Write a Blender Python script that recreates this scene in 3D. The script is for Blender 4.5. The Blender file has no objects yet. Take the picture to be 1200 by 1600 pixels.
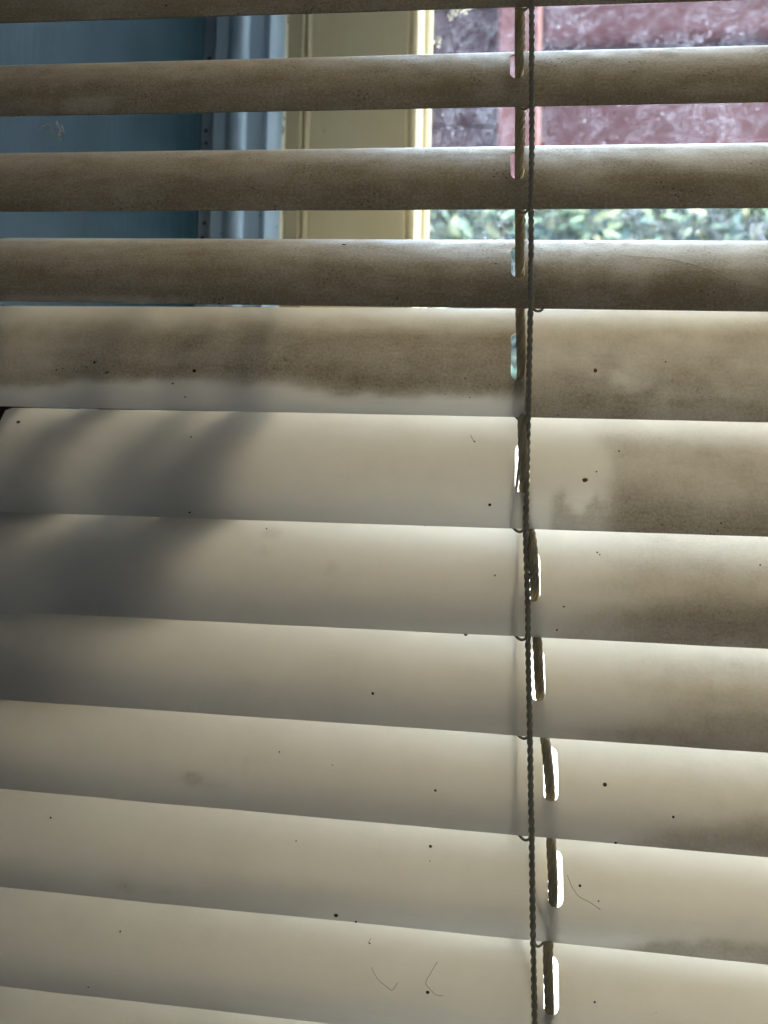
import bpy, bmesh, math, random
import numpy as np
from math import sin, cos, tan, radians, pi, sqrt, atan2
from mathutils import Vector, Matrix, noise as mnoise

S = bpy.context.scene
C = S.collection
random.seed(7)

# ------------------------------------------------------------------ camera
YAW, PITCH, ROLL = radians(6.3), radians(3.0), radians(1.3)
fwd = Vector((-sin(YAW)*cos(PITCH), cos(YAW)*cos(PITCH), sin(PITCH)))
r0 = Vector((cos(YAW), sin(YAW), 0)); u0 = r0.cross(fwd)
rgt = cos(ROLL)*r0 + sin(ROLL)*u0
upv = -sin(ROLL)*r0 + cos(ROLL)*u0
cd = bpy.data.cameras.new('camera'); cam = bpy.data.objects.new('camera', cd); C.objects.link(cam)
cam.matrix_world = Matrix(((rgt.x, upv.x, -fwd.x, 0), (rgt.y, upv.y, -fwd.y, 0), (rgt.z, upv.z, -fwd.z, 0), (0, 0, 0, 1)))
cd.sensor_fit = 'VERTICAL'; cd.sensor_height = 24; cd.lens = 18
cd.clip_start = 0.01; cd.clip_end = 200
cd.dof.use_dof = True; cd.dof.focus_distance = 0.165; cd.dof.aperture_fstop = 13
S.camera = cam

# ------------------------------------------------------------------ world (dim indoor ambience), exposure
W = bpy.data.worlds.new('World'); S.world = W; W.use_nodes = True
bg = W.node_tree.nodes['Background']; bg.inputs[0].default_value = (.62, .78, 1.0, 1); bg.inputs[1].default_value = .043
S.view_settings.view_transform = 'Standard'; S.view_settings.look = 'None'
S.view_settings.exposure = 1.27; S.view_settings.gamma = 1; S.view_settings.use_curve_mapping = False
SKY_L = 2.5
# skylight: bright patch of high sky, outside above; sunlight: comes over the roof from the side, lighting the paving but not the window
def lamp(name, loc, target, size, power, col):
    l = bpy.data.lights.new(name, 'AREA'); l.shape = 'DISK'; l.size = size; l.energy = power; l.color = col
    o = bpy.data.objects.new(name, l); C.objects.link(o); o.location = loc
    d = Vector(target)-Vector(loc); o.rotation_euler = d.to_track_quat('-Z', 'Y').to_euler()
    return o
SUN_EL, SUN_AZ, SUN_D = radians(75), radians(-6), 9.0
sun_dir = Vector((sin(SUN_AZ)*cos(SUN_EL), cos(SUN_AZ)*cos(SUN_EL), sin(SUN_EL)))
lamp('skylight', Vector((0, .17, 0))+sun_dir*SUN_D, (0, .17, 0), 2.0, 3000, (.62, .80, 1))
lamp('sunlight', (13, .7, 10), (0, 1.1, -1.2), .2, 13000, (1, .92, .78))

# ------------------------------------------------------------------ helpers
def tag(o, label=None, cat=None, group=None, kind=None):
    if label: o['label'] = label
    if cat: o['category'] = cat
    if group: o['group'] = group
    if kind: o['kind'] = kind
    return o
def link(name, me, mat, parent=None):
    o = bpy.data.objects.new(name, me); C.objects.link(o)
    if mat: me.materials.append(mat)
    if parent: o.parent = parent
    return o
def bmobj(name, bm, mat, parent=None, smooth=False):
    me = bpy.data.meshes.new(name); bmesh.ops.recalc_face_normals(bm, faces=bm.faces)
    bm.to_mesh(me); bm.free()
    if smooth:
        for p in me.polygons: p.use_smooth = True
    return link(name, me, mat, parent)
def empty(name, loc=(0, 0, 0)):
    o = bpy.data.objects.new(name, None); C.objects.link(o); o.location = loc; o.empty_display_size = .02; return o
def box(bm, x0, x1, y0, y1, z0, z1, bev=0, n=2):
    vs = [bm.verts.new((x, y, z)) for x in (x0, x1) for y in (y0, y1) for z in (z0, z1)]
    fs = [bm.faces.new([vs[i] for i in q]) for q in ((0, 1, 3, 2), (4, 6, 7, 5), (0, 4, 5, 1), (2, 3, 7, 6), (0, 2, 6, 4), (1, 5, 7, 3))]
    if bev:
        es = list({e for f in fs for e in f.edges})
        bmesh.ops.bevel(bm, geom=es, offset=bev, segments=n, affect='EDGES', profile=.5)
def ray(px, py):
    return (fwd + rgt*((px-600)/1200) - upv*((py-800)/1200))
def at(px, py, Y):
    d = ray(px, py); return d*(Y/d.y)
def colx(px, Y, py=200):           # world X seen in column px at depth Y
    return at(px, py, Y).x

# node helper
class NT:
    def __init__(s, name):
        s.m = bpy.data.materials.new(name); s.m.use_nodes = True; s.t = s.m.node_tree; s.t.nodes.clear()
        s.out = s.t.nodes.new('ShaderNodeOutputMaterial')
    def n(s, typ, **kw):
        nd = s.t.nodes.new(typ)
        for k, v in kw.items():
            if k in nd.inputs.keys() if isinstance(k, str) else False: s.set(nd.inputs[k], v)
            else: setattr(nd, k, v)
        return nd
    def set(s, sock, v):
        if isinstance(v, bpy.types.NodeSocket): s.t.links.new(v, sock)
        elif isinstance(v, (tuple, list)) and sock.type == 'RGBA' and len(v) == 3: sock.default_value = (*v, 1)
        else: sock.default_value = v
    def math(s, op, a, b=0.0, c=0.0, clamp=False):
        nd = s.t.nodes.new('ShaderNodeMath'); nd.operation = op; nd.use_clamp = clamp
        for i, v in enumerate((a, b, c)): s.set(nd.inputs[i], v)
        return nd.outputs[0]
    def mix(s, f, a, b):
        nd = s.t.nodes.new('ShaderNodeMix'); nd.data_type = 'RGBA'; s.set(nd.inputs[0], f); s.set(nd.inputs[6], a); s.set(nd.inputs[7], b)
        return nd.outputs[2]
    def shmix(s, f, a, b):
        nd = s.t.nodes.new('ShaderNodeMixShader'); s.set(nd.inputs[0], f); s.set(nd.inputs[1], a); s.set(nd.inputs[2], b); return nd.outputs[0]
    def coord(s, scale=(1, 1, 1), loc=(0, 0, 0), rot=(0, 0, 0), kind='Object'):
        tc = s.t.nodes.new('ShaderNodeTexCoord'); mp = s.t.nodes.new('ShaderNodeMapping')
        s.t.links.new(tc.outputs[kind], mp.inputs[0]); mp.inputs[1].default_value = loc; mp.inputs[2].default_value = rot; mp.inputs[3].default_value = scale
        return mp.outputs[0]
    def noise(s, vec, scale, detail=3, rough=.55, dist=0):
        nd = s.t.nodes.new('ShaderNodeTexNoise'); s.set(nd.inputs['Vector'], vec); nd.inputs['Scale'].default_value = scale
        nd.inputs['Detail'].default_value = detail; nd.inputs['Roughness'].default_value = rough; nd.inputs['Distortion'].default_value = dist
        return nd.outputs[0]
    def voro(s, vec, scale, rnd=1):
        nd = s.t.nodes.new('ShaderNodeTexVoronoi'); s.set(nd.inputs['Vector'], vec); nd.inputs['Scale'].default_value = scale
        return nd
    def ramp(s, f, a, b):            # smooth step from a to b
        nd = s.t.nodes.new('ShaderNodeMapRange'); nd.interpolation_type = 'SMOOTHSTEP'; s.set(nd.inputs[0], f); nd.inputs[1].default_value = a; nd.inputs[2].default_value = b
        return nd.outputs[0]
    def bump(s, h, strength, dist):
        nd = s.t.nodes.new('ShaderNodeBump'); s.set(nd.inputs['Height'], h); nd.inputs['Strength'].default_value = strength; nd.inputs['Distance'].default_value = dist
        return nd.outputs[0]
    def done(s, sh): s.t.links.new(sh, s.out.inputs[0]); return s.m
def principled(q, col, rough=.5, spec=.5, normal=None, coat=0):
    p = q.t.nodes.new('ShaderNodeBsdfPrincipled'); q.set(p.inputs['Base Color'], col); q.set(p.inputs['Roughness'], rough)
    p.inputs['Specular IOR Level'].default_value = spec; p.inputs['Coat Weight'].default_value = coat
    if normal is not None: q.set(p.inputs['Normal'], normal)
    return p.outputs[0]

# ------------------------------------------------------------------ materials
def slat_material():
    q = NT('aged_slat_plastic')
    uv = q.n('ShaderNodeUVMap'); uv.uv_map = 'surf'
    mp = q.n('ShaderNodeMapping'); q.t.links.new(uv.outputs[0], mp.inputs[0]); co = mp.outputs[0]
    st = q.n('ShaderNodeMapping'); q.t.links.new(uv.outputs[0], st.inputs[0]); st.inputs[3].default_value = (.06, 1, 1)
    at_ = q.n('ShaderNodeAttribute'); at_.attribute_name = 'dust'; d0 = at_.outputs['Fac']
    g1 = q.noise(co, 1500, 4, .7); g2 = q.noise(co, 260, 4, .65); g3 = q.noise(co, 45, 3, .6, .3)
    sx = q.n('ShaderNodeMapping'); q.t.links.new(uv.outputs[0], sx.inputs[0]); sx.inputs[3].default_value = (.3, 1, 1)
    g4 = q.noise(sx.outputs[0], 160, 4, .6)
    edge = q.math('ADD', q.math('MULTIPLY', q.math('SUBTRACT', g2, .5), .55), q.math('MULTIPLY', q.math('SUBTRACT', g4, .5), .35))
    w = q.math('MULTIPLY', 4.0, q.math('MULTIPLY', d0, q.math('SUBTRACT', 1.0, d0)), clamp=True)   # ragged only where partial
    dd = q.math('ADD', d0, q.math('MULTIPLY', edge, q.math('ADD', q.math('MULTIPLY', w, .7), .02)))
    grain = q.math('ADD', .12, q.math('MULTIPLY', q.math('ADD', g1, q.math('MULTIPLY', g2, .22)), 1.30))
    dens = q.math('MULTIPLY', q.math('MAXIMUM', dd, 0.0), q.math('MULTIPLY', grain, q.math('ADD', .70, q.math('MULTIPLY', g4, .62))), clamp=True)
    # dark crumbs in the thickest dust
    vr = q.voro(co, 1050); crumb = q.math('SUBTRACT', 1.0, q.ramp(vr.outputs['Distance'], .12, .30))
    clump = q.math('MULTIPLY', q.ramp(q.noise(co, 120, 3, .6), .50, .68), q.ramp(dd, .55, .85))
    crumb = q.math('MULTIPLY', crumb, clump)
    base = q.mix(q.noise(st.outputs[0], 900, 2, .5), (.70, .67, .61), (.76, .73, .66))
    dustc = q.mix(g3, (.175, .125, .058), (.30, .225, .118))
    col = q.mix(q.math('MULTIPLY', dens, .88), base, dustc)
    col = q.mix(q.math('MULTIPLY', crumb, .75), col, (.02, .016, .012))
    tcol = q.mix(q.math('MULTIPLY', dens, .8), (.87, .79, .675), (.38, .285, .155))
    tcol = q.mix(q.math('MULTIPLY', crumb, .85), tcol, (.01, .01, .01))
    h = q.math('ADD', q.math('MULTIPLY', g1, q.math('MULTIPLY', dens, .6)), q.math('MULTIPLY', q.noise(st.outputs[0], 500, 2), .25))
    nrm = q.bump(h, .35, .00012)
    df = q.n('ShaderNodeBsdfDiffuse'); q.set(df.inputs[0], col); q.set(df.inputs['Normal'], nrm)
    tr = q.n('ShaderNodeBsdfTranslucent'); q.set(tr.inputs[0], tcol)
    m1 = q.shmix(q.math('SUBTRACT', .53, q.math('MULTIPLY', dens, .20)), df.outputs[0], tr.outputs[0])
    gl = q.n('ShaderNodeBsdfAnisotropic'); q.set(gl.inputs['Roughness'], q.math('ADD', .30, q.math('MULTIPLY', dens, .4))); q.set(gl.inputs['Normal'], nrm); gl.inputs[0].default_value = (1, 1, 1, 1)
    fr = q.n('ShaderNodeFresnel'); fr.inputs[0].default_value = 1.42
    f = q.math('MULTIPLY', fr.outputs[0], q.math('SUBTRACT', .85, q.math('MULTIPLY', dens, .75)), clamp=True)
    return q.done(q.shmix(f, m1, gl.outputs[0]))

def cord_material(name, c1, c2, twist=0):
    q = NT(name); co = q.coord()
    n1 = q.noise(co, 2600, 3, .7); n2 = q.noise(co, 70, 2)
    col = q.mix(n2, c1, c2); col = q.mix(q.math('MULTIPLY', n1, .5), col, tuple(x*.4 for x in c1))
    df = principled(q, col, .8, .2, q.bump(n1, .6, .0001))
    tr = q.n('ShaderNodeBsdfTranslucent'); q.set(tr.inputs[0], col)
    return q.done(q.shmix(.04, df, tr.outputs[0]))

def paint_material(name, ca, cb, rough, streak=1.0, spec=.5, wear=0.0):
    q = NT(name); cz = q.coord((1, 1, .06)); co = q.coord()
    s1 = q.noise(cz, 420, 4, .6); s2 = q.noise(cz, 60, 3, .6); n3 = q.noise(co, 25, 4)
    f = q.math('ADD', q.math('MULTIPLY', s2, .6), q.math('MULTIPLY', n3, .4))
    col = q.mix(q.ramp(f, .35, .65), ca, cb)
    if wear:
        sp = q.math('SUBTRACT', 1.0, q.ramp(q.voro(co, 160).outputs['Distance'], .05, .14))
        sp = q.math('MULTIPLY', sp, q.ramp(q.noise(co, 30, 2), .5, .6))
        col = q.mix(q.math('MULTIPLY', sp, wear), col, tuple(x*.25 for x in ca))
    h = q.math('ADD', q.math('MULTIPLY', s1, .5*streak), q.math('MULTIPLY', s2, 1.0*streak))
    return q.done(principled(q, col, rough, spec, q.bump(h, .35, .0006)))

M_slat = slat_material()
M_lift = cord_material('braided_lift_cord', (.60, .47, .27), (.36, .265, .14))
M_ladder = cord_material('twisted_ladder_cord', (.42, .36, .24), (.28, .235, .15))
M_blue = paint_material('shaded_blue_gloss_paint', (.004, .0155, .022), (.008, .023, .032), .42, 1.0, .2, .5)  # lining board: blue darkened to stand in for weaker light on it
M_bluem = paint_material('lit_blue_gloss_paint', (.33, .45, .58), (.39, .52, .64), .25, .8, .5, .8)  # moulding: same blue lightened, its highlights put into the colour
M_cream = paint_material('cream_gloss_paint', (.86, .71, .43), (.89, .78, .51), .38, .8, .4, .3)
M_tan = paint_material('tan_cream_paint', (.47, .40, .25), (.55, .48, .31), .5, 1.0, .3, .7)  # darker cream for the parting strip

# peeling edge
q = NT('peeling_paint'); co = q.coord((1, 1, .45))
n = q.noise(co, 210, 5, .65, .8); k = q.ramp(n, .57, .60); k2 = q.math('MULTIPLY', k, q.ramp(n, .66, .62))
col = q.mix(k2, (.80, .76, .60), (.10, .07, .04)); col = q.mix(q.ramp(n, .63, .65), col, (.40, .33, .22))
M_peel = q.done(principled(q, col, .6, .3, q.bump(n, .8, .001)))

# dirty window glass: clear, with a thin film of dust and droplets on it
q = NT('dirty_window_glass'); co = q.coord()
film = q.ramp(q.noise(co, 14, 5, .65, 1.2), .30, .75)
fine = q.noise(co, 600, 4, .75); mid = q.noise(co, 120, 4, .7, .5)
v1 = q.voro(co, 260); drops = q.math('MULTIPLY', q.math('SUBTRACT', 1.0, q.ramp(v1.outputs['Distance'], .10, .22)), q.ramp(q.noise(co, 45, 2), .47, .60))
# wiped arcs: rings round a point off the upper left
wv = q.n('ShaderNodeTexWave'); wv.wave_type = 'RINGS'; wv.rings_direction = 'Y'
mpw = q.coord((1, 1, 1), (-.17, 0, -.36)); q.set(wv.inputs['Vector'], mpw); wv.inputs['Scale'].default_value = 42; wv.inputs['Distortion'].default_value = 2.2; wv.inputs['Detail'].default_value = 3; wv.inputs['Detail Scale'].default_value = 1.4
arc = q.math('MULTIPLY', q.ramp(wv.outputs[1], .55, .98), q.ramp(q.noise(co, 30, 2), .46, .66))
base_f = q.math('ADD', .02, q.math('MULTIPLY', film, .095))
fac = q.math('MULTIPLY', base_f, q.math('ADD', .10, q.math('MULTIPLY', q.math('MULTIPLY', q.ramp(fine, .3, .75), q.ramp(mid, .3, .7)), 3.4)))
fac = q.math('MULTIPLY', fac, q.math('SUBTRACT', 1.0, q.math('MULTIPLY', arc, .6)))
fac = q.math('ADD', fac, q.math('MULTIPLY', drops, .18), clamp=True)
tp = q.n('ShaderNodeBsdfTransparent'); tp.inputs[0].default_value = (.97, .985, .98, 1)
tl = q.n('ShaderNodeBsdfTranslucent'); tl.inputs[0].default_value = (.80, .84, 1.0, 1)
dfu = q.n('ShaderNodeBsdfDiffuse'); dfu.inputs[0].default_value = (.55, .52, .50, 1)
film_sh = q.shmix(.25, tl.outputs[0], dfu.outputs[0])
gls = q.n('ShaderNodeBsdfAnisotropic'); gls.inputs['Roughness'].default_value = .05
g = q.shmix(.04, tp.outputs[0], gls.outputs[0])
M_glass = q.done(q.shmix(fac, g, film_sh))
q = NT('clear_glass_back'); tp = q.n('ShaderNodeBsdfTransparent'); tp.inputs[0].default_value = (.98, .99, .985, 1)
M_glass2 = q.done(tp.outputs[0])

def simple(name, ca, cb, scale=20, rough=.7, stretch=(1, 1, 1), bumpd=.002, spec=.3):
    q = NT(name); co = q.coord(stretch); n = q.noise(co, scale, 5, .6)
    return q.done(principled(q, q.mix(q.ramp(n, .3, .7), ca, cb), rough, spec, q.bump(n, .5, bumpd)))
M_white = simple('white_sill_paint', (.78, .77, .72), (.84, .83, .79), 30, .4)
M_speck = simple('dried_fly_speck', (.015, .01, .008), (.03, .02, .012), 2000, .5, bumpd=.00005)
M_rust = simple('brown_spot', (.38, .15, .04), (.22, .08, .02), 2000, .7, bumpd=.00005)
M_hair = simple('hair', (.05, .035, .025), (.08, .06, .04), 900, .5, bumpd=.00002)
M_fluff = simple('fluff', (.55, .45, .36), (.65, .55, .45), 900, .9, bumpd=.00002)
M_fleck = simple('cream_paint_fleck', (.80, .79, .68), (.86, .85, .76), 300, .5, bumpd=.0002)

# ------------------------------------------------------------------ setting: sky, ground
q = NT('sky_glow'); tc = q.n('ShaderNodeTexCoord'); sep = q.n('ShaderNodeSeparateXYZ'); q.t.links.new(tc.outputs['Object'], sep.inputs[0])
cl = q.ramp(q.noise(q.coord((1, 1, 2)), .12, 5, .6), .42, .62)
h = q.ramp(sep.outputs[2], 0, 18)
skyc = q.mix(h, (.74, .86, 1.0), (.42, .62, 1.0)); skyc = q.mix(q.math('MULTIPLY', cl, .7), skyc, (1, 1, 1))
em = q.n('ShaderNodeEmission'); q.set(em.inputs[0], skyc); em.inputs[1].default_value = SKY_L
M_sky = q.done(em.outputs[0])
bm = bmesh.new(); bmesh.ops.create_uvsphere(bm, u_segments=48, v_segments=24, radius=22)
bmesh.ops.delete(bm, geom=[v for v in bm.verts if v.co.z < -2.5 or v.co.y < -.5], context='VERTS')
sky = bmobj('sky', bm, M_sky, smooth=True); tag(sky, kind='structure')
for p in sky.data.polygons: pass
bm = bmesh.new(); box(bm, -24, 24, .40, 24, -1.25, -1.2)
tag(bmobj('ground', bm, simple('pale_paving', (.50, .48, .43), (.60, .58, .53), 3, .8)), kind='structure')

bm = bmesh.new(); box(bm, -6, 6, -6, .30, 2.8025, 2.9)  # unseen slab over the room side, added to block lamp light
tag(bmobj('light_block_ceiling', bm, simple('light_block_grey', (.5, .5, .5), (.55, .55, .55), 3, .9)), kind='structure')
# ------------------------------------------------------------------ outside things
# white garden wall
bm = bmesh.new(); box(bm, -4, 5, 2.9, 3.1, -1.2, .48, .01); box(bm, -4.03, 5.03, 2.87, 3.13, .482, .53, .008)
tag(bmobj('garden_wall', bm, simple('white_render', (.70, .71, .69), (.78, .79, .76), 9, .8)), 'white rendered garden wall glimpsed through the cord slots of the blind', 'wall')
# hedge
def foliage(name, x0, x1, y0, y1, z0, z1, n, size, mats, parent=None):
    bm = bmesh.new()
    for i in range(n):
        x = random.uniform(x0, x1); z = random.uniform(z0, z1 - .25*random.random()*(1+sin(x*3))); y = random.uniform(y0, y1)
        if mnoise.noise(Vector((x*2.2, y*2, z*2.2))) < -.6: continue
        s = size*random.uniform(.6, 1.4)
        R = Matrix.Rotation(random.uniform(0, 6.3), 3, 'Z') @ Matrix.Rotation(random.uniform(.1, 1.3), 3, 'X') @ Matrix.Rotation(random.uniform(0, 6.3), 3, 'Z')
        pts = [(-.5, 0, 0), (-.15, .22, .04), (.25, .2, .04), (.6, 0, -.04), (.25, -.2, .04), (-.15, -.22, .04)]
        f = bm.faces.new([bm.verts.new(Vector((x, y, z)) + R @ (Vector(p)*s)) for p in pts]); f.material_index = random.choice((0, 0, 1, 2))
    me = bpy.data.meshes.new(name); bm.to_mesh(me); bm.free()
    for m in mats: me.materials.append(m)
    o = bpy.data.objects.new(name, me); C.objects.link(o)
    if parent: o.parent = parent
    return o
def leafmat(name, c):
    q = NT(name); n = q.noise(q.coord(), 6, 2)
    col = q.mix(n, c, tuple(x*.6 for x in c))
    tr = q.n('ShaderNodeBsdfTranslucent'); q.set(tr.inputs[0], q.mix(.5, col, (.25, .36, .16)))
    return q.done(q.shmix(.45, principled(q, col, .65, .2), tr.outputs[0]))
LM = [leafmat('leaf_green', (.15, .21, .21)), leafmat('leaf_yellow_green', (.42, .44, .33)), leafmat('leaf_blue_green', (.07, .15, .20))]
hb = empty('hedge', (1, 4.2, -1.2)); tag(hb, 'sunlit yellow green hedge seen blurred through the dirty pane below the red timber', 'hedge')
fo = foliage('foliage', -2.0, 2.6, 3.6, 4.6, -.8, 2.7, 32000, .085, LM, hb); fo.location = (-1, -4.2, 1.2)
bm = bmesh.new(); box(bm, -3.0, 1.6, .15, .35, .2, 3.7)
bmobj('dark_backing_box', bm, simple('shaded_inner_foliage', (.06, .12, .10), (.16, .20, .10), 9, .9), hb)  # solid box added to close sky gaps; inner shade put into its colour
bm = bmesh.new()
for i in range(9):
    x = -1.8+i*.5; r = .025
    vs = []
    for z, rr in ((0, r), (1.6, r*.7), (3.4, r*.3)):
        vs.append([bm.verts.new((x-1+cos(a)*rr+.05*sin(z*2+i), -.05+sin(a)*rr, z)) for a in [j*pi/3 for j in range(6)]])
    for a, b in zip(vs, vs[1:]):
        for j in range(6): bm.faces.new((a[j], a[(j+1) % 6], b[(j+1) % 6], b[j]))
bmobj('stem', bm, simple('bark', (.10, .075, .05), (.16, .12, .08), 20), hb)

# red stained timber overhang above the hedge
YE = 1.55
def zrow(py, px=950, Y=YE): return at(px, py, Y).z
M_red = simple('faded_red_timber', (.040, .011, .018), (.070, .022, .032), 9, .65, (.25, 1, 1))
M_redd = simple('dark_plum_timber', (.022, .008, .014), (.04, .015, .024), 9, .65, (.25, 1, 1))
M_pink = simple('sun_faded_pink_timber', (.085, .030, .036), (.13, .05, .058), 14, .6, (1, 1, .15))
ev = empty('timber_overhang', (.1, YE, zrow(275))); tag(ev, 'faded red and plum boarded timber overhang outside beyond the window pane', 'overhang')
zb = zrow(283); off = Vector(ev.location)
bm = bmesh.new(); z = zb; i = 0
ztop = zrow(-90)
while z < ztop:
    hgt = .125; box(bm, -1.6-off.x, 2.2-off.x, -.005+.004*(i % 2), .025, z-off.z, z+hgt-.004-off.z, .003, 1); z += hgt; i += 1
bmobj('boarding', bm, M_redd, ev)
bm = bmesh.new(); xa, xb = colx(778, YE-.05, 120), colx(845, YE-.05, 120)
box(bm, xa-off.x, xb-off.x, -.055, -.0065, zb-.01-off.z, ztop+.01-off.z, .006, 2)
bmobj('batten', bm, M_pink, ev)
bm = bmesh.new(); box(bm, xb+.002-off.x, 2.2-off.x, -.045, -.0065, zrow(78)-off.z, zrow(26)-off.z, .006, 2)
box(bm, xb+.002-off.x, 2.2-off.x, -.035, -.0065, zrow(240)-off.z, zrow(150)-off.z, .006, 2)
bmobj('rail', bm, M_red, ev)

YC = .1665
# ------------------------------------------------------------------ window: blue lining, blue frame moulding, cream sash, pane
ZT, ZB = .62, -.30
XR = .46
def extrude_profile(bm, pts, z0, z1, nseg=1):
    rows = []
    for k in range(nseg+1):
        z = z0+(z1-z0)*k/nseg
        rows.append([bm.verts.new((x, y, z)) for x, y in pts])
    n = len(pts)
    for a, b in zip(rows, rows[1:]):
        for j in range(n): bm.faces.new((a[j], a[(j+1) % n], b[(j+1) % n], b[j]))
    bm.faces.new(rows[0]); bm.faces.new(list(reversed(rows[-1])))
def arcpts(cx, cy, rx, ry, a0, a1, n=8):
    return [(cx+rx*cos(radians(a0+(a1-a0)*i/n)), cy+ry*sin(radians(a0+(a1-a0)*i/n))) for i in range(n+1)]
XL = -.1075
def smoothsel(o, ang=35):
    me = o.data
    for p in me.polygons: p.use_smooth = True
    me.set_sharp_from_angle(angle=radians(ang))

win = empty('sash_window', (0, .33, ZB)); tag(win, 'old window with blue painted frame, cream sash and dirty pane behind the blind', 'window')
wo = Vector(win.location)
def wloc(pts): return [(x-wo.x, y-wo.y) for x, y in pts]
Z0, Z1 = 0.0, ZT-ZB
# side lining of the opening
YR = .303
xr = colx(318, YR)
XL = xr - .0015
XN = -.1275
pts = [(XN, .130)] + [(XL, YR-.014)] + [(XL+.0002, YR-.010), (XL+.0009, YR-.006), (XL+.0015, YR-.003)] + [(XL+.0012, YR-.0012), (XL+.0002, YR), (XL-.02, YR), (XN-.02, .130)]
bm = bmesh.new(); extrude_profile(bm, wloc(pts), Z0-.02, Z1)
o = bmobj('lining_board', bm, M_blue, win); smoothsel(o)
# blue frame moulding
Y1 = .3065
X = lambda p, Y=Y1: colx(p, Y)
gx = X(329)
pts = [(XL-.02, Y1+.012), (XL-.02, Y1+.0035), (gx-.0006, Y1+.0035), (gx, Y1+.0022), (gx+.0004, Y1+.0006), (gx+.0012, Y1)]
pts += [(X(352), Y1+.0003), (X(356), Y1-.0006)]
bx0, bx1 = X(357), X(384)
pts += [((bx0+bx1)/2+(bx1-bx0)/2*cos(radians(a)), Y1-.0006-.0024*sin(radians(a))) for a in range(170, 9, -20)]
pts += [(X(385), Y1+.0008), (X(408), Y1+.0014), (X(413), Y1+.0006), (X(417), Y1+.0006), (X(424), Y1+.0026), (X(431), Y1+.0065), (X(434), Y1+.009), (X(434), Y1+.012)]
bm = bmesh.new(); extrude_profile(bm, wloc(pts), Z0, Z1)
o = bmobj('frame_moulding', bm, M_bluem, win); smoothsel(o)
# wedge of thick cream paint, flaking, along the joint
Y2 = .3165
bm = bmesh.new(); n = 150; x0, x1 = X(433.5, Y2), X(446, Y2)
prev = None
for i in range(n+1):
    z = Z0+(Z1-Z0)*i/n; jl = (mnoise.noise(Vector((0, 0, z*90)))*.0006); jr = mnoise.noise(Vector((5, 0, z*140)))*.0008
    row = [bm.verts.new((x-wo.x, y-wo.y, z)) for x, y in ((x0+jl, Y2+.006), (x0+jl, Y2-.0015), ((x0+x1)/2+jr*.5, Y2-.0025+jl), (x1+jr, Y2-.0008), (x1+jr, Y2+.006))]
    if prev:
        for j in range(4): bm.faces.new((prev[j], prev[j+1], row[j+1], row[j]))
    prev = row
bmobj('paint_seam', bm, M_peel, win)
# tan parting strip
pts = [(X(444, Y2), Y2+.012), (X(444, Y2), Y2), (X(468, Y2), Y2-.0002), (X(471, Y2), Y2+.0012), (X(471, Y2), Y2+.012)]
bm = bmesh.new(); extrude_profile(bm, wloc(pts), Z0, Z1); o = bmobj('parting_strip', bm, M_tan, win)
# sash stile with ovolo moulding
Y3 = .3172; Y4 = .3215
s0 = X(473.5, Y3)
pts = [(s0, Y3+.022), (s0, Y3+.001), (s0+.0008, Y3), (X(480, Y3), Y3-.0001), (X(484, Y3), Y3+.0004), (X(489, Y3), Y3), (X(628, Y3), Y3)]
pts += [(X(634, Y3), Y3+.0001), (X(636, Y3), Y3+.0016)]
pts += [(X(638, Y3), Y3+.0009), (X(643, Y3), Y3+.0005), (X(649, Y3), Y3+.0010), (X(654, Y3), Y3+.0028), (X(658, Y3), Y3+.0055), (X(660, Y3), Y3+.0075), (X(662, Y3), Y3+.0072), (X(667, Y3), Y3+.0085), (X(669, Y3), Y3+.013)]
pts += [(X(669, Y3), Y3+.022)]
bm = bmesh.new(); extrude_profile(bm, wloc(pts), Z0+.0115, Z1)
o = bmobj('sash_stile', bm, M_cream, win); smoothsel(o, 30)
XG = X(669, Y3)
bm = bmesh.new(); box(bm, s0-wo.x, XR-wo.x, Y3-wo.y, Y3+.022-wo.y, .0, .0105, .0012)
bmobj('bottom_rail', bm, M_cream, win)
bm = bmesh.new(); box(bm, s0-wo.x, XR-wo.x, Y3-wo.y, Y3+.022-wo.y, Z1+.001, Z1+.05, .0012)
bmobj('top_rail', bm, M_cream, win)
bm = bmesh.new(); box(bm, XR+.001-wo.x, XR+.06-wo.x, Y3-wo.y, Y3+.022-wo.y, 0, Z1+.05, .0012)
bmobj('sash_stile', bm, M_cream, win)
# pane, 3 mm thick
YG = Y3+.0125
bm = bmesh.new(); box(bm, XG-.004-wo.x, XR+.004-wo.x, YG-wo.y, YG+.003-wo.y, .008, Z1+.004)
pane = bmobj('glass_pane', bm, M_glass, win); pane.data.materials.append(M_glass2)
for p in pane.data.polygons:
    if not (p.normal.y < -.5): p.material_index = 1
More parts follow.
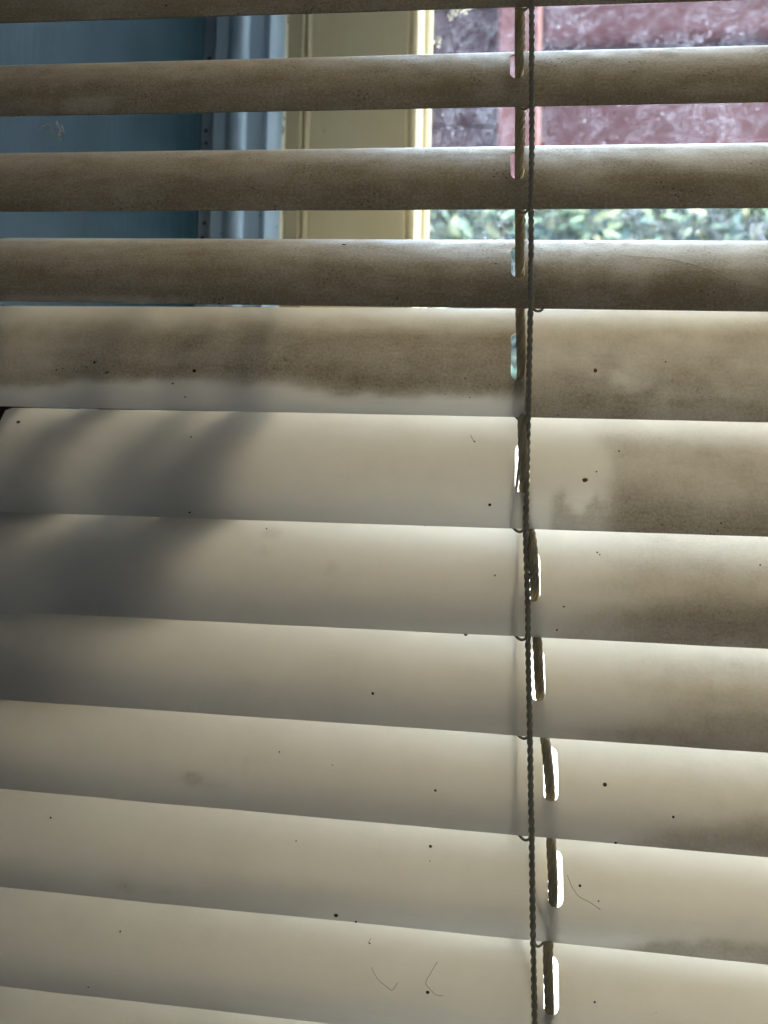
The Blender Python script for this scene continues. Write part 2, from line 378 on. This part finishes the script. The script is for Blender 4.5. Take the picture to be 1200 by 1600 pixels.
# flecks of cream paint stuck on the pane
def blob_outline(bm, c, r, asp, thick, seed, n=14, rot=0):
    rs = random.Random(seed); t = []; b = []
    for i in range(n):
        a = 2*pi*i/n; rr = r*(1+rs.uniform(-.45, .45)); x, z = cos(a)*rr, sin(a)*rr*asp
        x, z = x*cos(rot)-z*sin(rot), x*sin(rot)+z*cos(rot)
        b.append(bm.verts.new((c[0]+x, c[1], c[2]+z))); t.append(bm.verts.new((c[0]+x*.85, c[1]-thick, c[2]+z*.85)))
    bm.faces.new(t); 
    for i in range(n): bm.faces.new((b[i], b[(i+1) % n], t[(i+1) % n], t[i]))
for i, (px, py, r, asp) in enumerate(((722, 13, 4.5, .9), (712, 18, 3, 1.6), (733, 12, 3, .7), (704, 24, 2.6, 1.8), (716, 8, 5, .5), (700, 10, 2, .6), (686, 62, 1.8, 2.4), (685, 73, 1.8, .8), (678, 66, 1.3, 1.5), (728, 20, 2, .8))):
    c = at(px, py, YG-.0004)
    bm = bmesh.new(); blob_outline(bm, (0, 0, 0), 1.5*r*YG/1200, asp, .0004, i)
    f = bmobj('paint_fleck', bm, M_fleck, pane); f.location = (c.x-wo.x, c.y-wo.y, c.z-wo.z)
# little dark nail holes in the groove between lining and moulding
for px, py in ((327, 86), (322, 199), (322, 219), (319, 345), (316, 368)):
    c = at(px-3, py, YR+.003)
    bm = bmesh.new(); blob_outline(bm, (0, 0, 0), .0007, 1.3, .0004, int(py)); f = bmobj('nail_hole', bm, M_speck, win); f.location = Vector((c.x, YR+.0055, c.z))-wo
# sill
bm = bmesh.new(); box(bm, XL-.018, XR+.05, .186, .3155, ZB-.03, ZB-.0015, .002)
tag(bmobj('window_sill', bm, M_white), 'white window sill behind the bottom of the blind', 'sill')
# unseen house wall round the opening, added to block outdoor light
bm = bmesh.new()
box(bm, -2.5, XL-.0205, .125, .36, -1.2, 2.8); box(bm, XR+.062, 3.0, .125, .36, -1.2, 2.8)
box(bm, XL-.0195, XR+.061, .195, .36, -1.2, ZB-.031); box(bm, XL-.0195, XR+.061, .125, .36, ZT+.051, 2.8)
tag(bmobj('light_block_wall', bm, simple('wall_plaster', (.42, .42, .42), (.5, .5, .49), 12, .9)), 'unseen plastered wall around the window opening, added to block outdoor light', 'wall')

# ------------------------------------------------------------------ the blind
blind = empty('venetian_blind', (0, .1665, .2)); tag(blind, 'dusty cream plastic venetian blind, upper slats open and lower slats closed', 'blind')
bo = Vector(blind.location)
WID, RC, SLOT_L, SLOT_W, TH = .0262, .027, .0112, .0031, .00034
YC = .1665
#        left y, right y, tilt, slot px x, width factor
ROWS = [(-112, -163, 57, 806, 1),
        (35, -3, 57, 807, 1), (181, 158, 57, 808, 1), (330, 324, 57, 809, 1), (470, 486, 55, 809.5, 1), (635, 660, 79, 809.5, 1.035),
        (800, 839, 80, 816, 1.02), (955, 1014, 73, 833, 1), (1093, 1176, 71, 840, 1), (1233, 1340, 72, 860.5, 1),
        (1386, 1507, 77, 868, 1), (1541, 1678, 79, 861, 1), (1700, 1850, 79, 858, 1), (1866, 2030, 79, 858, 1)]
LABELS = ['', 'brown dusty slat at the very top of the picture, only its lower edge showing', 'brown dusty open slat, second from the top', 'brown dusty open slat in front of the red timber', 'dusty open slat just above the closed ones',
          'closed slat with brown dust ending at a clean strip along its bottom edge', 'closed slat with a clean wiped patch and a rust brown dot right of the cord',
          'closed slat with a dark dust drift at its lower right', 'closed slat with faint dust smears at its lower right', 'clean closed slat with a dark smudge in its left half', 'clean closed slat with a curled hair right of the cord', 'clean closed slat with two fine hairs left of the cord', '', '']

def sm(a, b, x):
    t = min(1, max(0, (x-a)/(b-a))) if a != b else float(x > a); return t*t*(3-2*t)
def ell(px, v, cx, cv, rx, rv, soft=.35):
    d = sqrt(((px-cx)/rx)**2+((v-cv)/rv)**2); return 1-sm(1-soft, 1+soft, d)
def dustf(k, px, v):
    """thickness of the dust lying on slat k; px along the slat, v 0 bottom edge .. 1 top edge"""
    n1 = mnoise.noise(Vector((px*.012, v*2.2, k*7.3))); n2 = mnoise.noise(Vector((px*.04, v*6, k*3.1)))
    if k <= 4:
        d = .78+.18*sm(.7, .1, v)+.07*n1+.06*n2
        d -= .10*sm(.75, .98, v)
        if k == 4: d -= .35*sm(.085, .03, v)*sm(330, 200, px) + .18*ell(px, v, 985, .30, 38, .17) + .14*ell(px, v, 1180, .35, 40, .2)
        if k == 4: d -= .25*sm(250, 0, px)*sm(.45, .9, v)
        if k == 3: d -= .13*ell(px, v, 1120, .6, 80, .22) + .12*ell(px, v, 890, .45, 60, .25)
        if k == 2: d -= .12*ell(px, v, 1125, .55, 60, .3) + .13*ell(px, v, 755, .2, 26, .15) + .15*ell(px, v, 1110, .1, 60, .06)
        if k == 2: d -= .18*ell(px, v, 115, .1, 40, .08)
        if k == 3: d -= .12*ell(px, v, 200, .2, 60, .12)
        return d
    if k == 5:
        if px < 818:
            e = .155+.012*n1+.03*n2+.075*sm(520, 420, px)*sm(20, 120, px)
            d = .70*sm(e-.05, e+.11, v)*(1-.8*sm(.58, .92, v+.06*n1)) + .24*sm(e+.20, e, v)*sm(e-.02, e+.03, v)
            d *= .75+.25*sm(30, 120, px)
            return d+.07*n2*(d > .2)
        d = .40+.34*sm(.5, .05, v)+.12*n1+.06*n2-.22*sm(.70, .95, v)
        return d-.20*ell(px, v, 990, .32, 36, .10)
    if k in (6, 7, 8, 9, 10, 11):
        if px < 826 and k < 12:
            sp = .30*ell(px, v, 312, .24, 16, .05)+.16*ell(px, v, 335, .20, 30, .03)+.12*ell(px, v, 392, .36, 7, .08) if k == 9 else 0
            sp += (.16*ell(px, v, 216, .12, 16, .05)+.12*ell(px, v, 288, .13, 26, .03)) if k == 10 else 0
            sp += (.20*ell(px, v, 415, .80, 14, .05)+.14*ell(px, v, 405, .62, 10, .04)+.14*ell(px, v, 517, .5, 7, .05)) if k == 7 else 0
            sp += .14*ell(px, v, 392, .92, 12, .04) if k == 11 else 0
            return .045+.06*max(0, n1)+.035*max(0, n2)+sp
        if k == 6:
            d = .42+.42*sm(.48, .08, v)+.10*n1-.20*sm(.68, .95, v)
            edge = 958-40*sm(.55, 1, v)+10*n2
            inside = sm(edge+18, edge-18, px)
            clean = .06+.40*sm(0, 1, (.17+.20*abs(sin(px*.052))**3*sm(840, 870, px)*sm(975, 930, px)+.05*n2-v)/.09)*sm(858, 872, px)
            return d*(1-inside)+clean*inside
        if k == 7:
            b = .06+.26*sm(860, 1150, px)+.05*n1+.03*n2
            return .10+.32*sm(880, 1060, px)+.30*sm(b+.20, b-.10, v)*sm(835, 905, px)-.12*sm(.7, .95, v)*sm(900, 1060, px)
        if k == 8:
            b = .02+.22*sm(840, 1200, px)+.05*n1
            return .08+.26*sm(880, 1120, px)*(1-sm(.6, .95, v))+.28*sm(b+.16, b-.04, v)*sm(835, 930, px)
        if k == 9:
            b = -.06+.30*sm(900, 1200, px)+.05*n1
            return .06+.10*sm(900, 1120, px)+.35*sm(b+.14, b-.04, v)
        if k == 10:
            b = .03+.12*sm(950, 1150, px)+.05*n2
            return .05+.06*max(0, n1)+.45*sm(b+.05, b-.03, v)*sm(960, 1020, px)
        return .06+.08*max(0, n1)
    return .06

def slat_profile(w, th):
    n = 26; s = [w*i/n for i in range(n+1)]
    def P(si):   # exact arc: integrate tangent angle th+(w/2-s)/RC
        a0 = th+w/2/RC; a = a0-si/RC
        return (RC*(sin(a0)-sin(a)), RC*(cos(a)-cos(a0)), a)
    return P
slats = []
def slatframe(k):
    l, r, th, spx, wf = ROWS[k]; th = radians(th); w = WID*wf
    P = slat_profile(w, th); cyc, czc, _ = P(w/2)
    Yb = YC-cyc
    a = at(0, l, Yb); b = at(1200, r, Yb)
    sl = (b.z-a.z)/(b.x-a.x)
    return l, r, th, spx, w, P, Yb, a, sl
def build_slat(k):
    l, r, th, spx, w, P, Yb, a, sl = slatframe(k)
    pyc = l+(r-l)*spx/1200
    czc = P(w/2)[1]
    # X of slot: column spx at the slat centre
    cen = at(spx, pyc-92, YC); xs = cen.x
    xl, xr_ = max(-.1222, at((-60 if k < 6 else -34) if k != 6 else -15, l, Yb).x), .44
    cols = []
    x = xl
    while x < .075: cols.append(x); x += .0014
    while x < xr_: cols.append(x); x += .012
    cols.append(xr_)
    hw = SLOT_W/2
    cols = [c for c in cols if abs(c-xs) > hw+.0005] + [xs-hw+SLOT_W*i/12 for i in range(13)]
    cols.sort()
    rr = hw
    def ab(c):
        d = abs(c-xs)
        A, B = w/2-SLOT_L/2+rr, w/2+SLOT_L/2-rr
        if d <= hw+1e-7:
            e = sqrt(max(0, rr*rr-d*d)); return A-e, B+e, True
        return A, B, False
    NL, NM, NH = 9, 8, 9
    verts = []; uvs = []; dust = []
    seed = k*3.7
    rounded = .0009
    for side in (0, 1):
        for c in cols:
            A, B, _ = ab(c)
            # rounded slat corners
            inset = 0
            dl = c-xl
            if dl < rounded: inset = rounded-sqrt(max(0, rounded**2-(rounded-dl)**2))
            ss = [inset+(A-inset)*i/NL for i in range(NL)]+[A+(B-A)*i/NM for i in range(NM)]+[B+(w-inset-B)*i/NH for i in range(NH+1)]
            for s in ss:
                y, z, ang = P(s)
                off = 0 if side == 0 else TH
                # normal on the room side points to (-sin, +cos); the second skin lies behind
                y2 = y+off*sin(ang); z2 = z-off*cos(ang)
                wob = .00018*mnoise.noise(Vector((c*22, seed, s*20)))+.00010*mnoise.noise(Vector((c*90, seed+9, s*60)))
                X_, Y_, Z_ = c, Yb+y2+wob, a.z+(c-a.x)*sl+z2+.5*wob
                verts.append((X_-cenx, Y_-bo.y, Z_-czk))
                uvs.append((c+k*.31, s+k*.17))
                pxx = 600+1200*(Vector((X_, Y_, Z_)).dot(rgt)/Vector((X_, Y_, Z_)).dot(fwd)) if False else px_of(X_)
                dust.append(max(0, min(1, dustf(k, pxx, s/w))))
    return verts, uvs, dust, cols, (NL, NM, NH), ab, xs
def px_of(X_):
    # distance along the slat expressed on the scale used by the dust notes above
    return 600+1200*tan(atan2(X_, .164)+YAW)
for k in range(len(ROWS)):
    l, r, th, spx, w, P, Yb, a, sl = slatframe(k)
    cenx = 0.0; czk = a.z+(0-a.x)*sl
    verts, uvs, dust, cols, (NL, NM, NH), ab, xs = build_slat(k)
    per = NL+NM+NH+1; nc = len(cols); half = per*nc
    faces = []
    def idx(side, i, j): return side*half+i*per+j
    quads = []
    for i in range(nc-1):
        inslot = ab((cols[i]+cols[i+1])/2)[2]
        for j in range(per-1):
            if inslot and NL <= j < NL+NM: continue
            quads.append((i, j))
    qs = set(quads)
    for i, j in quads:
        faces.append((idx(0, i, j), idx(0, i+1, j), idx(0, i+1, j+1), idx(0, i, j+1)))
        faces.append((idx(1, i, j), idx(1, i, j+1), idx(1, i+1, j+1), idx(1, i+1, j)))
    nmain = len(faces)
    for i, j in quads:
        for (di, dj, e) in ((-1, 0, ((i, j+1), (i, j))), (1, 0, ((i+1, j), (i+1, j+1))), (0, -1, ((i, j), (i+1, j))), (0, 1, ((i+1, j+1), (i, j+1)))):
            if (i+di, j+dj) not in qs:
                (i1, j1), (i2, j2) = e
                faces.append((idx(0, i1, j1), idx(1, i1, j1), idx(1, i2, j2), idx(0, i2, j2)))
    me = bpy.data.meshes.new('slat'); me.from_pydata(verts, [], faces); me.update()
    uvl = me.uv_layers.new(name='surf')
    vi = np.empty(len(me.loops), dtype=np.int32); me.loops.foreach_get('vertex_index', vi)
    uvl.data.foreach_set('uv', np.array(uvs, dtype=np.float32)[vi].ravel())
    at_ = me.attributes.new('dust', 'FLOAT', 'POINT'); at_.data.foreach_set('value', np.array(dust, dtype=np.float32))
    # drop unused verts is unnecessary; smooth faces, sharp rims
    for n_, p in enumerate(me.polygons): p.use_smooth = n_ < nmain
    me.set_sharp_from_angle(angle=radians(40))
    o = link('slat', me, M_slat, blind); o.location = (0, 0, czk-bo.z)
    if LABELS[k]: o['label'] = LABELS[k]
    slats.append(dict(k=k, o=o, xs=xs, w=w, P=P, Yb=Yb, a=a, sl=sl, czk=czk, th=th, l=l, r=r, spx=spx))

def on_slat(k, px, v):
    """world point and room-side normal on slat k"""
    d = slats[k]; s = v*d['w']; y, z, ang = d['P'](s)
    Y = d['Yb']+y
    x = at(px, d['l']+(d['r']-d['l'])*px/1200-150*v, Y).x
    return Vector((x, Y, d['a'].z+(x-d['a'].x)*d['sl']+z)), Vector((0, -sin(ang), cos(ang)))
def solve_v(k, px, py):
    best = None
    for i in range(101):
        p, n = on_slat(k, px, i/100)
        Y = 800-1200*p.dot(upv)/p.dot(fwd)
        if best is None or abs(Y-py) < best[0]: best = (abs(Y-py), i/100, p, n)
    return best[1:]

# specks and spots stuck to the slats: (slat, px, py, radius px, kind)
SP = [(5, 303, 580, 2.4, 0), (5, 147, 566, 2, 0), (6, 28, 659, 2.8, 0), (6, 298, 682, 1.6, 0), (6, 296, 801, 2, 0), (6, 741, 690, 1.6, 0), (6, 765, 789, 2.2, 0),
      (6, 914, 750, 4.5, 1), (5, 930, 579, 3.2, 1), (5, 1040, 566, 1.4, 0), (6, 967, 705, 1.5, 0), (6, 932, 737, 1.4, 0), (7, 933, 863, 1.3, 0), (7, 937, 867, 1.2, 0), (7, 773, 899, 1.6, 0), (7, 881, 947, 1.6, 0), (7, 870, 984, 1.6, 0), (7, 1188, 882, 1.4, 0),
      (7, 664, 821, 2, 0), (8, 582, 1084, 2, 0), (8, 727, 992, 2.4, 0), (9, 436, 1175, 1.4, 0), (9, 519, 1195, 1, 0), (9, 680, 1234, 1.6, 0), (9, 945, 1226, 2.8, 0), (9, 1052, 1276, 1.8, 0), (9, 962, 1316, 2, 0),
      (10, 78, 1278, 1.5, 0), (10, 462, 1314, 1.4, 0), (10, 196, 1383, 2.1, 0), (10, 672, 1322, 2.4, 0), (10, 671, 1345, 1.2, 0), (10, 906, 1385, 2.6, 0), (10, 525, 1430, 3, 0), (10, 556, 1441, 1.8, 0), (10, 935, 1407, 1.2, 0),
      (11, 187, 1456, 1.5, 0), (11, 577, 1474, 1.3, 0), (11, 668, 1550, 2.6, 0), (11, 828, 1562, 1.6, 0), (11, 929, 1566, 1.7, 0), (11, 1025, 1582, .9, 0), (11, 138, 1542, 1.6, 0),
      (4, 538, 382, 3.2, 0), (1, 260, 9, 2.3, 0), (2, 418, 114, 1.3, 0), (2, 296, 106, 1.2, 0), (3, 772, 276, 1.6, 0), (4, 775, 412, 1.6, 0), (4, 1148, 443, 1.6, 0), (5, 727, 591, 1.4, 0), (5, 571, 542, 1.2, 0), (9, 988, 1139, 1.2, 0), (5, 289, 620, 1.2, 0), (8, 743, 991, 1.4, 0), (7, 416, 826, 1.5, 0), (6, 110, 1, 1, 0)][:-1]
rs0 = random.Random(11)
for i_ in range(34):
    a_ = rs0.random()
    SP.append((5, 80+190*a_, 572+22*a_+rs0.uniform(-6, 5), rs0.uniform(.45, 1.2), 2) if i_ < 20 else (5, 545+235*a_, 612+12*a_+rs0.uniform(-3.5, 3), rs0.uniform(.4, .9), 2))
for i, (k, px, py, r, kind) in enumerate(SP):
    v, p, n = solve_v(k, px, py)
    bm = bmesh.new(); bmesh.ops.create_icosphere(bm, subdivisions=2, radius=r*.164/1200)
    rs = random.Random(i); fx, fy = rs.uniform(.8, 1.3), rs.uniform(.7, 1.2)
    for vv in bm.verts:
        m = 1+.35*mnoise.noise(vv.co*9000+Vector((i*3, 0, 0))); vv.co = Vector((vv.co.x*fx*m, vv.co.y*fy*m, vv.co.z*.35))
    q_ = n.to_track_quat('Z', 'Y').to_matrix()
    if kind == 2:
        for vv in bm.verts: vv.co.x *= rs.uniform(1.4, 1.5)
    if k == 4 and px == 538:
        for vv in bm.verts: vv.co.x *= 1.6; vv.co.y *= .6
    for vv in bm.verts: vv.co = q_ @ vv.co
    o = bmobj(('fly_speck', 'rust_spot', 'dirt_crumb')[kind], bm, M_rust if kind == 1 else M_speck, slats[k]['o'], smooth=True)
    o.location = p-bo-slats[k]['o'].location

# ---- cords
def tube(bm, pts, rad, seg=10, bumpy=0, pitch=.0025, strands=1):
    """strands>1 : twisted strands"""
    n = len(pts); L = [0]
    for a, b in zip(pts, pts[1:]): L.append(L[-1]+(b-a).length)
    for s in range(strands):
        rows = []
        for i, p in enumerate(pts):
            t = (pts[min(i+1, n-1)]-pts[max(i-1, 0)]).normalized()
            e1 = t.cross(Vector((0, 1, 0))).normalized(); e2 = t.cross(e1)
            c = p; rr = rad
            if strands > 1:
                a = 2*pi*(L[i]/pitch+s/strands); c = p+(e1*cos(a)+e2*sin(a))*rad*(.34 if strands == 2 else .56); rr = rad*(.72 if strands == 2 else .50)
            row = []
            for j in range(seg):
                a = 2*pi*j/seg
                f = 1+bumpy*(abs(sin(4*a+2*pi*L[i]/pitch))+abs(sin(4*a-2*pi*L[i]/pitch))-1.0)
                row.append(bm.verts.new(c+(e1*cos(a)+e2*sin(a))*rr*f))
            rows.append(row)
        for a, b in zip(rows, rows[1:]):
            for j in range(seg): bm.faces.new((a[j], a[(j+1) % seg], b[(j+1) % seg], b[j]))
        bm.faces.new(rows[0]); bm.faces.new(list(reversed(rows[-1])))
def resample(pts, step):
    # catmull-rom through control points
    out = []
    P = [pts[0]]+pts+[pts[-1]]
    for i in range(1, len(P)-2):
        p0, p1, p2, p3 = P[i-1], P[i], P[i+1], P[i+2]; m = max(2, int((p2-p1).length/step))
        for j in range(m):
            t = j/m
            out.append(.5*((2*p1)+(p2-p0)*t+(2*p0-5*p1+4*p2-p3)*t*t+(3*p1-p0-3*p2+p3)*t**3))
    out.append(pts[-1]); return out
# lift cord: threads every slot
F_, H_ = -.0004, .0026          # in front of a slat's upper half / behind its lower half
LIFT = [(806, -150, 0), (811.5, -40, 0), (811.5, 20, 0), (811.5, 100, 0), (812, 180, 0), (811.5, 260, 0), (812, 350, 0), (812, 420, 0), (812.5, 460, .0008), (813, 500, 0), (814.5, 560, 0), (815.5, 612, H_*.7), (815.8, 640, H_*.8), (816.5, 676, F_), (818.5, 735, F_),
        (823, 795, H_), (827, 820, H_), (832.5, 858, F_), (835, 905, F_), (837.5, 965, H_), (840, 1010, F_), (842.5, 1065, F_), (847.5, 1125, H_), (853, 1165, F_), (859, 1225, F_), (860.5, 1282, H_), (861.5, 1325, F_), (864, 1392, F_), (860, 1450, H_), (856, 1490, F_), (858, 1560, F_), (859, 1630, H_), (859, 1700, F_), (859, 1760, F_)]
pts = resample([at(px, py, YC+dy) for px, py, dy in LIFT], .00025)
bm = bmesh.new(); tube(bm, [p-bo for p in pts], .00100, 8, 0, .0105, 5)
o = bmobj('lift_cord', bm, M_lift, blind, smooth=True); o['label'] = 'thick braided cord threaded through the slots'
# front ladder cord
LAD = [(831, -150), (831, 0), (831, 100), (831, 240), (830, 330), (830, 400), (829, 480), (826.5, 590), (824.5, 680), (822.5, 780), (821.5, 830), (823, 890), (825, 950), (825, 1010), (826.5, 1070), (828, 1150), (829, 1220), (830.5, 1300), (831.6, 1380), (832.6, 1460), (834, 1520), (835.3, 1600), (838, 1760)]
def edgeY(py, dy):
    # depth of the room-side slat edges at height py
    ys = [(ROWS[k][0]+(ROWS[k][1]-ROWS[k][0])*.69, slats[k]['Yb']) for k in range(len(ROWS))]
    for (a, ya), (b, yb) in zip(ys, ys[1:]):
        if a <= py <= b: return ya+(yb-ya)*(py-a)/(b-a)+dy
    return (ys[0][1] if py < ys[0][0] else ys[-1][1])+dy
lp = resample([at(px, py, edgeY(py, -.0011)) for px, py in LAD], .00022)
bm = bmesh.new(); tube(bm, [p-bo for p in lp], .00062, 8, 0, .0036, 2)
lc = bmobj('ladder_cord', bm, M_ladder, blind, smooth=True); lc['label'] = 'thin twisted cord hanging in front of the slats'
# rear ladder cord on the window side
def topedge(k):
    d = slats[k]; y, z, ang = d['P'](d['w'])
    return d['Yb']+y, z
rp = []
for k in range(len(ROWS)):
    d = slats[k]; y, z = topedge(k); x = at((819, 819, 819, 819, 819, 820, 819, 812, 806, 804, 806, 802, 802, 802)[k], d['l']+(d['r']-d['l'])*.68-150, y).x
    rp.append(Vector((x, y+.0010, d['a'].z+(x-d['a'].x)*d['sl']+z)))
bm = bmesh.new(); tube(bm, [p-bo for p in resample(rp, .0003)], .00058, 8, 0, .0036, 2)
rc = bmobj('ladder_cord', bm, M_ladder, blind, smooth=True); rc['label'] = 'thin cord hanging behind the slats on the window side'
# rungs: a thin thread under each slat from the front ladder cord to the rear one, with a sagging loop at the front
for k in range(len(ROWS)-1):
    d = slats[k]; l, r = d['l'], d['r']
    xf = min(lp, key=lambda p: abs(p.z-(d['a'].z+(p.x-d['a'].x)*d['sl']))) 
    yT, zT = topedge(k)
    def under(x, s, off): 
        y, z, ang = d['P'](s); return Vector((x, d['Yb']+y+off*sin(ang), d['a'].z+(x-d['a'].x)*d['sl']+z-off*cos(ang)))
    sag = (.0013, .0012, .0010, .0012, .0011, .0008, .0009, .0008, .0008, .0010, .0012, .0016, .001, .001)[k]
    side = (-1, -1, -1, -1, 1, -1, -1, -1, -1, -1, 1, 1, 1, 1)[k]
    x0 = xf.x
    pts = [Vector((x0, xf.y+.0002, xf.z+.0003)), Vector((x0+side*.0012, d['Yb']-.0003, xf.z-sag*.7)), Vector((x0+side*.0026, d['Yb']+.0006, under(x0+side*.0026, .0005, .0009).z-sag*.35)),
           under(x0+side*.0030, .0030, .0009)] + [under(x0+side*.0030*(1-t)+(rp[k].x-x0)*t, d['w']*t, .0009) for t in (.35, .6, .85)] + [rp[k]]
    bm = bmesh.new(); tube(bm, [p-bo-lc.location for p in resample(pts, .0003)], .00030, 6)
    bmobj('rung', bm, M_ladder, lc, smooth=True)

# ------------------------------------------------------------------ invented strap leaved plant, added behind the closed slats at left to cast shade
M_leaf = simple('dark_red_leaf', (.10, .012, .014), (.05, .02, .02), 60, .5, (1, 1, .2), .0005)
M_pot = simple('dark_clay_pot', (.10, .045, .03), (.14, .065, .04), 60, .8)
pc = Vector((-.072, .243, ZB))
plant = empty('shadow_casting_plant', pc); tag(plant, 'made-up dark strap leaved plant, added behind the closed slats at left to cast blurred slanting shadows', 'plant')
bm = bmesh.new(); prof = [(.0, .0), (.021, .0), (.026, .045), (.029, .046), (.029, .056), (.026, .056), (.025, .050), (0, .050)]
rows = [[bm.verts.new((r_*cos(j*pi/12), r_*sin(j*pi/12), z_)) for j in range(24)] for r_, z_ in prof[1:-1]]
for a, b in zip(rows, rows[1:]):
    for j in range(24): bm.faces.new((a[j], a[(j+1) % 24], b[(j+1) % 24], b[j]))
bm.faces.new(rows[0]); bm.faces.new(list(reversed(rows[-1])))
o = bmobj('shadow_plant_pot', bm, M_pot, plant); smoothsel(o, 40)
def shadow_leaf(ctrl, wmax):
    P_ = [pc+Vector((0, 0, .05))]+[at(a, b, y) for a, b, y in ctrl]; P_ = resample(P_, .003); n = len(P_)
    bm = bmesh.new(); prev = None
    for i, p in enumerate(P_):
        t = i/(n-1); w_ = wmax*min(1, .35+1.6*t)*(1-max(0, (t-.72)/.28)**2.2)+.0004
        d = (P_[min(i+1, n-1)]-P_[max(0, i-1)]).normalized(); sd = d.cross(Vector((0, 1, 0))).normalized(); nn = sd.cross(d)
        row = [bm.verts.new(q_-pc) for q_ in (p-sd*w_/2, p-nn*.0004+Vector((0, .0012, 0)), p+sd*w_/2, p+nn*.0004+Vector((0, .0022, 0)))]
        if prev:
            for j in range(4): bm.faces.new((prev[j], prev[(j+1) % 4], row[(j+1) % 4], row[j]))
        prev = row
    return bmobj('shadow_leaf', bm, M_leaf, plant, smooth=True)
shadow_leaf([(100, 1180, .205), (160, 1060, .184), (245, 930, .1745), (335, 790, .1735), (415, 650, .1742), (470, 490, .179)], .0175)
shadow_leaf([(40, 1180, .205), (70, 1040, .184), (165, 900, .1760), (265, 760, .1750), (335, 640, .1760), (400, 520, .180)], .0120)
shadow_leaf([(0, 1200, .205), (5, 1000, .182), (60, 830, .1745), (150, 690, .1735), (235, 560, .1745), (275, 480, .179)], .0130)
shadow_leaf([(-22, 1150, .205), (-27, 900, .180), (0, 740, .1740), (38, 600, .1735), (62, 500, .178)], .0170)
shadow_leaf([(-10, 1300, .195), (-12, 1120, .1755), (-5, 960, .1735), (0, 820, .1735), (10, 700, .1740), (-5, 540, .178)], .0200)
# ------------------------------------------------------------------ loose hairs and fluff
def hair(name, pts, r, mat, label, cat, group=None):
    bm = bmesh.new(); base = pts[0]; tube(bm, [p-base for p in resample(pts, .0003)], r, 6)
    o = bmobj(name, bm, mat, smooth=True); o.location = base
    return tag(o, label, cat, group)
def on(k, L): 
    out = []
    for px, py in L:
        v, p, n = solve_v(k, px, py); out.append(p+n*.00012)
    return out
hair('loose_hair', on(11, [(683, 1503), (672, 1520), (665, 1535), (671, 1545), (681, 1553), (692, 1556)]), .000045, M_hair, 'fine curved hair on a closed slat, ending beside a black speck', 'hair')
hair('loose_hair', on(11, [(580, 1512), (590, 1530), (604, 1542), (613, 1546), (621, 1535)]), .000045, M_hair, 'fine hooked hair at bottom centre, left of the hair by the black speck', 'hair')
hair('loose_hair', on(10, [(886, 1368), (893, 1385), (905, 1400), (920, 1408), (938, 1420)]), .000045, M_hair, 'long faint hair right of the lift cord beneath a black speck', 'hair')
hair('loose_hair', on(6, [(735, 680), (738, 687), (741, 692)]), .00005, M_hair, 'tiny straight hair on the slat left of the upper cord slots', 'hair')
hair('loose_hair', on(11, [(575, 1474), (577, 1469)]) + on(11, [(579, 1466)]), .00005, M_hair, 'tiny dark bristle near the bottom of the picture, left of the cord', 'hair')
hair('loose_hair', on(4, [(970, 400), (1040, 405), (1100, 420), (1150, 442), (1195, 452)]), .00004, M_fluff, 'long pale thread lying on the dusty slat right of the cord', 'hair')
hair('loose_hair', on(3, [(1040, 276), (1090, 272), (1140, 274), (1195, 279)]), .00004, M_fluff, 'pale straight thread lying on the dusty slat in front of the red timber', 'hair')
# wisp of fluff hanging in the gap
bm = bmesh.new(); b0 = at(88, 206, .163)
rs = random.Random(3)
for s in ([(62, 202), (66, 197), (74, 196), (81, 202), (86, 209), (90, 213)], [(90, 213), (93, 205), (91, 197), (89, 190)], [(88, 211), (95, 206), (100, 208), (97, 200), (96, 196)], [(86, 209), (92, 216), (95, 218)], [(90, 208), (94, 211), (99, 205)]):
    for rep in range(3):
        pts = [at(px+rs.uniform(-1.5, 1.5), py+rs.uniform(-1.5, 1.5), .163+rs.uniform(-.0006, .0006))-b0 for px, py in s]
        tube(bm, resample(pts, .0003), .00006, 5)
o = bmobj('fluff_wisp', bm, M_fluff, smooth=True); o.location = b0
tag(o, 'small pale curl of fluff hanging in front of the dark blue board at upper left', 'fluff')

bpy.context.view_layer.update()
